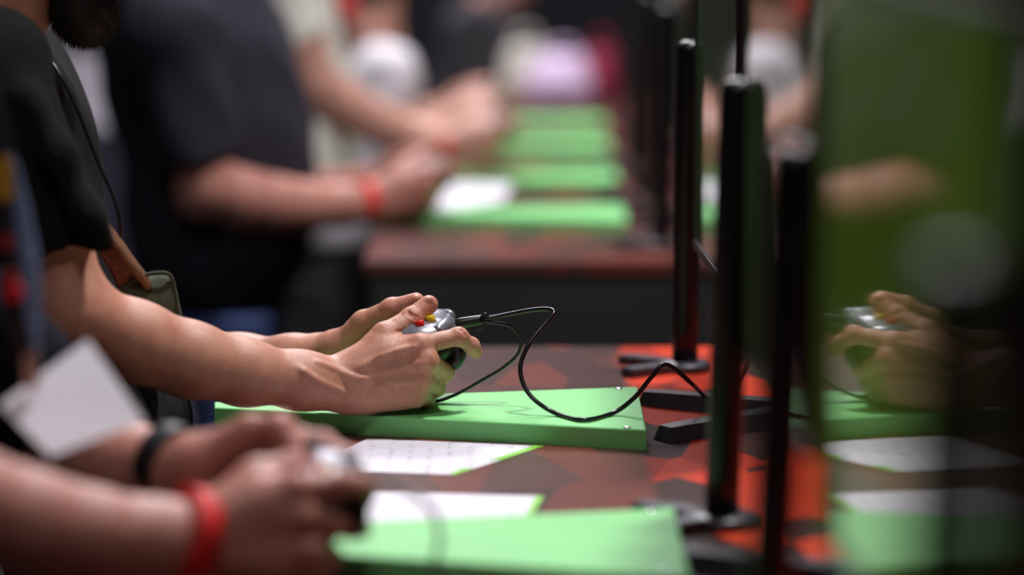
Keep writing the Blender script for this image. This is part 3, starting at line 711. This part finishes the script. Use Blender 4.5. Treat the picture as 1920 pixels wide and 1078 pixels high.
# controller lead of the sharp controller: plug, long loop to the monitor side, second strand to the tray, cable tie
def part_tube(name, pts, r, m, parent, n=8, sides=10):
    V, F = tube(spline(pts, n), r, sides); return link(name, mesh(name, V, F), m, parent)
plug0, plug1 = W(850, 608, 3.066), W(910, 598, 3.066)
V, F = tube([plug0, plug0 + (plug1 - plug0) * .25, plug0 + (plug1 - plug0) * .9, plug1], [0.0052, 0.0062, 0.0055, 0.0040], 14); link('plug', mesh('plug', V, F), M['ctl_dark'], ctl2)
zt = TABLE + 0.022
part_tube('cable', [plug1, W(950, 590, 3.066), W(1000, 581, 3.06), W(1030, 580, 3.05), W(1038, 588, 3.04), W(1018, 612, 3.03), W(992, 645, 3.02), W(976, 685, 3.01), W(982, 722, 3.00), W(1005, 752, 2.99), W(1045, 776, 2.98), G(1095, 787, zt + .003), W(1150, 774, 2.985), W(1190, 745, 2.99), W(1222, 706, 2.995), W(1244, 684, 3.0), W(1268, 694, 3.01), W(1300, 722, 3.03), G(1335, 750, TABLE + .008), G(1400, 766, TABLE + .006)], 0.0026, M['cable'], ctl2)
part_tube('cable', [plug1 + A(0, 0, -0.003), W(935, 606, 3.066), W(958, 612, 3.068), W(976, 634, 3.07), W(972, 662, 3.072), W(945, 688, 3.075), W(905, 712, 3.075), W(860, 737, 3.07), G(820, 752, zt + .003), G(790, 753, zt + .003), G(740, 752, zt + .003)], 0.0019, M['cable'], ctl2)
part_tube('cable_tie', [W(905, 607, 3.060), W(900, 598, 3.060), W(906, 590, 3.062), W(913, 600, 3.060), W(911, 609, 3.060)], 0.0009, M['cable'], ctl2)
V, F = tube(spline([W(910 + 5 * math.cos(a), 593 + 5 * math.sin(a), 3.060) for a in np.linspace(0, 2 * math.pi, 10, endpoint=False)], 4, True), 0.0011, 8, closed=True); link('cable_tie', mesh('cable_tie', V, F), M['cable'], ctl2)
part_tube('cable_tie', [W(913, 603, 3.058), W(903, 616, 3.056), W(893, 620, 3.055), W(890, 628, 3.055)], 0.0009, M['cable'], ctl2)

# crossbody bag: leather strap band and olive pouch in front of the belly
olive = mat('olive_canvas', (0.045, 0.055, 0.030), 0.9, var=0.2, scale=80, bump=0.4, bscale=500)
leather = mat('brown_leather', (0.14, 0.055, 0.018), 0.5, var=0.25, scale=90, bump=0.3, bscale=350)
leather_r = mat('tooled_red_leather', (0.16, 0.045, 0.022), 0.55, var=0.5, scale=240, bump=0.6, bscale=300)
bag = empty('crossbody_bag', W(285, 560, 2.98)); tag(bag, 'olive canvas crossbody bag with brown leather strap on the sharp player', 'bag')
st = 0.004; c = W(278, 580, 2.99); v = Vol(np.arange(c[0] - .09, c[0] + .06, st), np.arange(c[1] - .09, c[1] + .12, st), np.arange(c[2] - .11, c[2] + .09, st))
pt = lambda px, py, Y: W(px, py, Y)
v.cone(pt(252, 560, 2.96), pt(262, 640, 2.98), 0.020, 0.022, k=.01); v.cone(pt(308, 536, 2.97), pt(322, 640, 2.98), 0.012, 0.014, k=.02); v.cone(pt(270, 575, 2.97), pt(290, 640, 3.0), 0.028, 0.030, k=.02); v.cone(pt(252, 560, 3.03), pt(262, 640, 3.05), 0.020, 0.022, k=.03); v.cone(pt(308, 536, 3.04), pt(322, 640, 3.05), 0.012, 0.014, k=.02)
link('pouch', fast_mesh('pouch', *v.polys(2)), olive, bag)
V, F = tube(spline([pt(232, 541, 2.948), pt(262, 520, 2.945), pt(290, 512, 2.948), pt(314, 513, 2.955), pt(324, 528, 2.963), pt(333, 580, 2.965), pt(335, 630, 2.97)], 6), 0.0022, 8); link('piping', mesh('piping', V, F), olive, bag)
V, F = tube(spline([pt(120, 330, 2.955), pt(172, 395, 2.95), pt(212, 445, 2.945), pt(250, 498, 2.945), pt(276, 530, 2.955)], 8), 0.004, 12, flat=(0.0045, 0.016), up=A(1, 0, 0.75)); link('strap', mesh('strap', V, F), leather, bag)
V, F = tube(spline([pt(170, 410, 2.952), pt(205, 460, 2.950), pt(232, 505, 2.950), pt(246, 540, 2.958)], 8), 0.004, 12, flat=(0.014, 0.004), up=A(1, 0, 0.75)); link('strap_flap', mesh('strap_flap', V, F), leather_r, bag)
# earphone lead hanging from the neck
V, F = tube(spline([W(62, 58, 3.01), W(85, 98, 2.99), W(118, 150, 2.975), W(150, 218, 2.97), W(186, 310, 2.965), W(212, 368, 2.962), W(225, 415, 2.962), W(225, 450, 2.964), W(215, 500, 2.98)], 8), 0.0020, 8)
tag(link('earphone_cable', mesh('earphone_cable', V, F), M['cable']), 'thin black cord down the charcoal T-shirt of the sharp player', 'cord')

# ---- nearest, blurred player (bottom left)
C1 = W(575, 915, 2.275); j1 = shift(J2, C1 - C2)
j1['rE'] = W(-190, 890, 2.10); j1['rS'] = j1['rE'] + A(-0.06, 0.05, 0.27); j1['rW'] = W(380, 1008, 2.20)
j1['lW'] = W(345, 880, 2.375); j1['lE'] = W(120, 800, 2.50); j1['lS'] = j1['lE'] + A(-0.28, 0.0, 0.30)
for k_ in ('r_mid',): j1[k_] = [W(566, 968, 2.195), W(625, 985, 2.215), W(660, 990, 2.235), W(680, 992, 2.255)]
j1['r_idx'] = [W(560, 915, 2.20), W(640, 905, 2.215), W(672, 908, 2.23), W(690, 915, 2.245)]
j1['r_thb'] = [W(420, 960, 2.205), W(480, 895, 2.225), W(545, 880, 2.24), W(585, 880, 2.252)]
j1['l_thb'] = [W(380, 868, 2.35), W(470, 810, 2.345), W(525, 805, 2.33), W(560, 850, 2.315)]
j1['l_idx'] = [W(535, 818, 2.37), W(608, 832, 2.36), W(650, 858, 2.345), W(668, 884, 2.335)]
dx1 = A(-0.70, 2.30, 0)
for k_, z_, o_ in (('pelvis', .93, -0.02), ('waist', 1.10, 0.0), ('chest', 1.28, 0.02), ('neck', 1.41, 0.06), ('head', 1.54, 0.15)): j1[k_] = A(-0.72 + o_, 2.30, z_)
j1['rS'] = A(-0.68, 2.11, 1.345); j1['lS'] = A(-0.68, 2.49, 1.345)
tee1 = mat('dark_navy_tee', (0.012, 0.013, 0.020), 0.9, spec=0.1, var=0.2, scale=14, bump=0.3, bscale=60)
p1, _ = person('person', 'blurred nearest player at lower left wearing a red wristband and black watch', j1, C1, SK['b'], tee1, M['trouser'], 0.0025, 0.010, headp=0.5, fat=1.05, skinny=1.06, frac=0.98)
ctl1, wv1 = controller(C1, math.radians(14), 'blurred game controller in the nearest hands at lower left')
u1 = j1['rW'] - j1['rE']; u1 /= np.linalg.norm(u1)
band(p1, 'wristband', j1['rW'] - u1 * 0.010, u1, 0.0375, 0.023, M['red_band'])
u1l = j1['lW'] - j1['lE']; u1l /= np.linalg.norm(u1l); band(p1, 'watch', j1['lW'] - u1l * 0.016, u1l, 0.0325, 0.022, M['watch'], 0.004)
part_tube('cable', [W(668, 895, 2.275), W(720, 905, 2.26), W(775, 925, 2.235), W(812, 960, 2.20), W(824, 1010, 2.17), W(815, 1060, 2.15), W(830, 1090, 2.14), W(900, 1112, 2.14), G(1000, 1118, TABLE + .026)], 0.0026, M['cable'], ctl1)

# badge on lanyard hanging from the nearest player
paper = mat('white_paper', (0.84, 0.81, 0.88), 0.8, var=0.02, scale=120)
bd = empty('badge', W(50, 660, 2.28)); tag(bd, 'blurred white card badge hanging on a lanyard at left', 'badge')
q = [W(165, 637, 2.32), W(270, 790, 2.27), W(95, 856, 2.235), W(-2, 760, 2.265)]
nrm = np.cross(q[1] - q[0], q[3] - q[0]); nrm /= np.linalg.norm(nrm)
V = [p + nrm * .0006 for p in q] + [p - nrm * .0006 for p in q]; link('card', mesh('card', V, [(0, 1, 2, 3), (7, 6, 5, 4), (0, 4, 5, 1), (1, 5, 6, 2), (2, 6, 7, 3), (3, 7, 4, 0)]), paper, bd, smooth=False)
V, F = box(tuple(W(58, 690, 2.272) - A(.006, .004, .016)), tuple(W(58, 690, 2.272) + A(.006, .004, .016)), .002); link('clip', mesh('clip', V, F), mat('clip_metal', (0.45, 0.34, 0.30), 0.35, metal=0.7, var=.1), bd, smooth=False)
for nm, pts, m_ in (('strap', [(-70, 60, 2.27), (0, 260, 2.26), (10, 420, 2.26), (22, 560, 2.265), (50, 680, 2.272)], mat('dark_lanyard', (0.012, 0.012, 0.016), .7, var=.3)), ('strap', [(-120, 30, 2.36), (-40, 180, 2.35), (14, 310, 2.34), (44, 430, 2.32), (58, 530, 2.30), (56, 680, 2.275)], mat('blue_lanyard', (0.13, 0.17, 0.30), .7, var=.2))):
    V, F = tube(spline([W(*p) for p in pts], 8), 0.003, 10, flat=(0.0011, 0.0085), up=A(0, -1, 0)); link(nm, mesh(nm, V, F), m_, bd)
for px, py, r_, c_ in ((9, 360, .0085, (0.70, 0.38, 0.02)), (8, 335, .0085, (0.70, 0.38, 0.02)), (7, 310, .0085, (0.70, 0.38, 0.02)), (12, 455, .006, (0.45, 0.02, 0.02)), (20, 520, .006, (0.45, .02, .02)), (26, 548, .0085, (0.75, 0.0, 0.01))):
    V, F = lathe([(r_ * .9, 0), (r_, .001), (r_ * .7, .002)], (0, 0, 0), 16); p_ = W(px, py, 2.2605 - 0.0008); V = [(p_[0] + a[0], p_[1] - a[2], p_[2] + a[1]) for a in V]
    link('printed_mark', mesh('printed_mark', V, [f[::-1] for f in F]), mat('lanyard_mark', c_, .6, var=.05), bd)

# ---- players at the farther bench
def remap(j, C, **kw):
    k = shift(j, C - C2); k.update({a: np.array(b, float) for a, b in kw.items()}); return k
C3 = W(792, 318, 5.10)
t3 = A(-0.565, 5.10, 0)
j3 = remap(J2, C3, rE=W(388, 352, 4.84), rS=W(318, 60, 4.83), rW=W(688, 378, 5.01), lE=W(470, 350, 5.40), lS=W(318, 60, 5.34), pelvis=A(-.54, 5.10, .93), waist=A(-.555, 5.10, 1.10), chest=A(-.585, 5.10, 1.27), neck=A(-.64, 5.10, 1.46), head=A(-.57, 5.10, 1.61))
tee3 = mat('navy_black_tee', (0.038, 0.036, 0.050), 0.92, spec=0.1, var=0.2, scale=10, bump=0.3, bscale=50)
p3, _ = person('person', 'broad blurred player in navy T-shirt and blue jeans with red wristband', j3, C3, SK['b'], tee3, M['jeans'], 0.004, 0.012, fat=1.28, tw=0.075, td=0.162, belly=0.022, frac=0.84, skinny=1.1, hem_z=0.77)
u = j3['rW'] - j3['rE']; band(p3, 'wristband', j3['rW'] - u / np.linalg.norm(u) * 0.008, u, 0.037, 0.026, M['red_band'])
controller(C3, math.radians(12), 'blurred game controller held by the broad navy player')

C4 = W(915, 232, 5.88)
j4 = remap(J2, C4, rE=W(598, 160, 5.68), rS=W(500, -50, 5.66), rW=W(822, 272, 5.80), lE=W(640, 190, 6.10), lS=W(520, -50, 6.06), pelvis=A(-.46, 5.88, .95), waist=A(-.455, 5.88, 1.12), chest=A(-.50, 5.88, 1.34), neck=A(-.49, 5.88, 1.50), head=A(-.43, 5.88, 1.65))
tee4 = mat('pale_sage_tee', (0.80, 0.82, 0.74), 0.9, spec=0.1, var=0.08, scale=14, bump=0.2, bscale=50)
p4, _ = person('person', 'blurred player in pale sage T-shirt behind the navy player', j4, C4, SK['d'], tee4, mat('pale_grey_trousers', (0.02, 0.02, 0.025), .9, var=.1), 0.005, 0.013, fat=1.15, tw=0.15, td=0.11, frac=0.62, hem_z=0.74)
u = j4['rW'] - j4['rE']; band(p4, 'wristband', j4['rW'] + u / np.linalg.norm(u) * 0.006, u, 0.033, 0.028, M['red_band'])
controller(C4, math.radians(12), 'blurred game controller held by the sage T-shirt player')

C5 = W(905, 185, 6.65)
h5 = W(682, 10, 6.65)
j5 = remap(J2, C5, rE=W(735, 215, 6.46), rS=W(735, 135, 6.50), rW=C5 + A(-.10, -.08, -.05), lE=W(735, 215, 6.84), lS=W(730, 130, 6.80), pelvis=A(-.42, 6.65, .78), waist=A(-.38, 6.65, .92), chest=W(716, 185, 6.65), neck=W(700, 95, 6.65), head=h5)
tee5 = mat('white_cotton_tee', (0.84, 0.81, 0.88), 0.9, var=0.05, scale=14, bump=0.2, bscale=50)
p5, _ = person('person', 'short blurred player in white T-shirt with red headphones', j5, C5, SK['d'], tee5, M['trouser'], 0.006, 0.014, fat=0.9, tw=0.12, td=0.085, hem_z=0.72, headp=0.4, hsc=0.92, frac=0.9)
hp = empty('headphones', h5); tag(hp, 'red headphones on the short player in white', 'headphones')
redp = mat('red_plastic', (0.60, 0.02, 0.02), 0.4, var=0.05)
for s in (-1, 1):
    V, F = lathe([(0.030, 0), (0.036, .006), (0.036, .022), (0.028, .03), (0.01, .032)], (0, 0, 0), 24); c = h5 + A(-0.045, s * 0.075, 0.0)
    link('ear_cup', mesh('ear_cup', [(c[0] + a[0], c[1] + s * a[2], c[2] + a[1]) for a in V], F), redp, hp)
V, F = tube(spline([h5 + A(-0.045 , 0.095 * math.cos(a), 0.0 + 0.135 * math.sin(a)) for a in np.linspace(0.1, math.pi - .1, 9)], 4), 0.004, 10, flat=(.004, .012), up=A(0, 0, 1)); link('headband', mesh('headband', V, F), M['watch'], hp)
controller(C5, math.radians(12), 'blurred game controller held by the short player in white')

# person beyond the far end, dark grey jacket, facing the camera side
C6 = W(985, 165, 8.9)
j6 = remap(J2, C6, rE=W(860, 150, 8.72), rS=W(880, 45, 8.70), rW=C6 + A(-.10, -.08, -.05), lE=W(880, 140, 9.15), lS=W(890, 45, 9.10), pelvis=A(-.16, 8.9, .72), waist=A(-.14, 8.9, .88), chest=W(905, 110, 8.9), neck=W(905, 25, 8.9), head=W(938, -48, 8.9))
tee6 = mat('dark_grey_jacket', (0.05, 0.048, 0.056), 0.9, spec=0.1, var=0.2, scale=10, bump=0.3, bscale=50)
p6, _ = person('person', 'blurred short person in dark grey beyond the end of the farther bench', j6, C6, SK['d'], tee6, M['trouser'], 0.006, 0.014, fat=1.15, tw=0.17, td=0.13, hem_z=0.66, headp=0.3, frac=0.95, hsc=0.95)

# ------------------------------------------------------------------ papers
def sheet_mat(name, ang, org):
    m = bpy.data.materials.new(name); N, L = nodes_of(m); b = N['Principled BSDF']; b.inputs['Roughness'].default_value = 0.6
    tc = N.new('ShaderNodeTexCoord'); sp = N.new('ShaderNodeSeparateXYZ'); L.new(tc.outputs['Generated'], sp.inputs['Vector'])
    w = N.new('ShaderNodeMath'); w.operation = 'SINE'; mu = N.new('ShaderNodeMath'); mu.operation = 'MULTIPLY'; mu.inputs[1].default_value = 75; L.new(sp.outputs['X'], mu.inputs[0]); L.new(mu.outputs[0], w.inputs[0])
    n = N.new('ShaderNodeTexNoise'); n.inputs['Scale'].default_value = 26; n.inputs['Detail'].default_value = 2; L.new(tc.outputs['Generated'], n.inputs['Vector'])
    a = N.new('ShaderNodeMath'); a.operation = 'GREATER_THAN'; a.inputs[1].default_value = 0.62; L.new(w.outputs[0], a.inputs[0])
    c = N.new('ShaderNodeMath'); c.operation = 'GREATER_THAN'; c.inputs[1].default_value = 0.56; L.new(n.outputs['Fac'], c.inputs[0])
    mm = N.new('ShaderNodeMath'); mm.operation = 'MULTIPLY'; L.new(a.outputs[0], mm.inputs[0]); L.new(c.outputs[0], mm.inputs[1])
    mx = N.new('ShaderNodeMix'); mx.data_type = 'RGBA'; mx.inputs[6].default_value = (0.74, 0.71, 0.79, 1); mx.inputs[7].default_value = (0.50, 0.48, 0.56, 1); L.new(mm.outputs[0], mx.inputs[0]); L.new(mx.outputs[2], b.inputs['Base Color'])
    return m
M['sheet'] = sheet_mat('printed_sheet', 0, 0)
lime = mat('lime_print', (0.20, 0.58, 0.02), 0.6, var=0.05)
def sheet(corners, z, label, stripes=()):
    P = [G(px, py, z) for px, py in corners]; c = np.mean(P, 0)
    e = empty('sheet', c); tag(e, label, 'paper', 'printed info sheets')
    V, F = bevel_prism([(p[0], p[1]) for p in P], z - 0.0005, z, 0.00005); link('paper', mesh('paper', V, F), M['sheet'], e, smooth=False)
    for st_ in stripes:
        Q = [G(px, py, z) for px, py in st_]; V, F = bevel_prism([(p[0], p[1]) for p in Q], z - 0.0002, z + 0.0002, 0.00005); link('green_edge_print', mesh('green_edge_print', V, F), lime, e, smooth=False)
    return e
z = TABLE + 0.0006
sheet([(690, 822), (1020, 836), (853, 890), (560, 879)], z, 'white info sheet in front of the sharp green tray', [[(1002, 835), (1020, 836), (938, 863), (920, 862)], [(868, 878), (890, 878), (853, 890), (842, 889)]])
sheet([(706, 922), (1020, 930), (988, 985), (560, 995)], z, 'white info sheet partly under the nearest green tray', [[(1006, 929.6), (1020, 930), (988, 985), (974, 985)]])
sheet([(850, 343), (960, 345), (945, 376), (800, 400)], TABLE + 0.0236, 'blurred white sheet lying on the first far tray')

# ------------------------------------------------------------------ blurred things beyond the benches
def bagthing(label, px, py, Y, w, h, d, m, z0):
    c = W(px, py, Y); e = empty('bag', A(c[0], Y, z0)); tag(e, label, 'bag')
    st = 0.012; v = Vol(np.arange(c[0] - w, c[0] + w, st), np.arange(Y - d - .05, Y + d + .05, st), np.arange(z0 - .02, z0 + h + .05, st))
    v.ell((c[0], Y, z0 + h * .35), (w * .62, d, h * .42), k=0); v.cone((c[0] - w * .35, Y, z0 + h * .72), (c[0] + w * .35, Y, z0 + h * .78), d * .45, k=.05); v.cone((c[0] - w * .4, Y, z0 + .03), (c[0] + w * .4, Y, z0 + .03), d * .6, k=.04)
    v.f[:, :, v.ax[2] < z0] = .5; V, Q = v.polys(2); V = V + .004 * np.sin(V[:, [1, 2, 0]] * 60); link('sack', fast_mesh('sack', V, Q), m, e)
    V, F = tube(spline([(c[0] - w * .3, Y, z0 + h * .8), (c[0] - w * .2, Y, z0 + h * 1.05), (c[0] + w * .2, Y, z0 + h * 1.08), (c[0] + w * .3, Y, z0 + h * .82)], 6), .006, 8); link('handle', mesh('handle', V, F), m, e)
bagthing('blurred lilac pink bag on the far end of the farther bench', 1052, 140, 8.25, 0.155, 0.17, 0.06, mat('lilac_plastic', (0.72, 0.55, 0.80), .5, var=.06), TABLE)
bagthing('blurred cream bag behind the lilac bag', 985, 100, 8.42, 0.12, 0.20, 0.05, mat('cream_canvas', (0.62, 0.60, 0.52), .8, var=.06), TABLE)
bagthing('blurred crimson bag beside the lilac bag', 1128, 150, 8.35, 0.07, 0.19, 0.05, mat('crimson_canvas', (0.30, 0.02, 0.06), .8, var=.06), TABLE)
pl = empty('display_counter', (-1.62, 9.5, 0)); tag(pl, 'blurred white counter with grey top at upper left', 'counter')
V, F = box((-2.28, 9.32, 0), (-1.32, 9.78, 0.80), .01); link('counter_plinth', mesh('counter_plinth', V, F), mat('navy_laminate', (0.03, 0.03, 0.05), .5, var=.05), pl, smooth=False)
V, F = box((-2.3, 9.3, 0.80), (-1.30, 9.8, 1.09), .01); link('counter_body', mesh('counter_body', V, F), mat('white_laminate', (0.70, 0.66, 0.76), .5, var=.03), pl, smooth=False)
V, F = box((-2.34, 9.26, 1.09), (-1.26, 9.84, 1.17), .01); link('counter_top', mesh('counter_top', V, F), mat('grey_laminate', (0.07, 0.065, 0.07), .5, var=.05), pl, smooth=False)
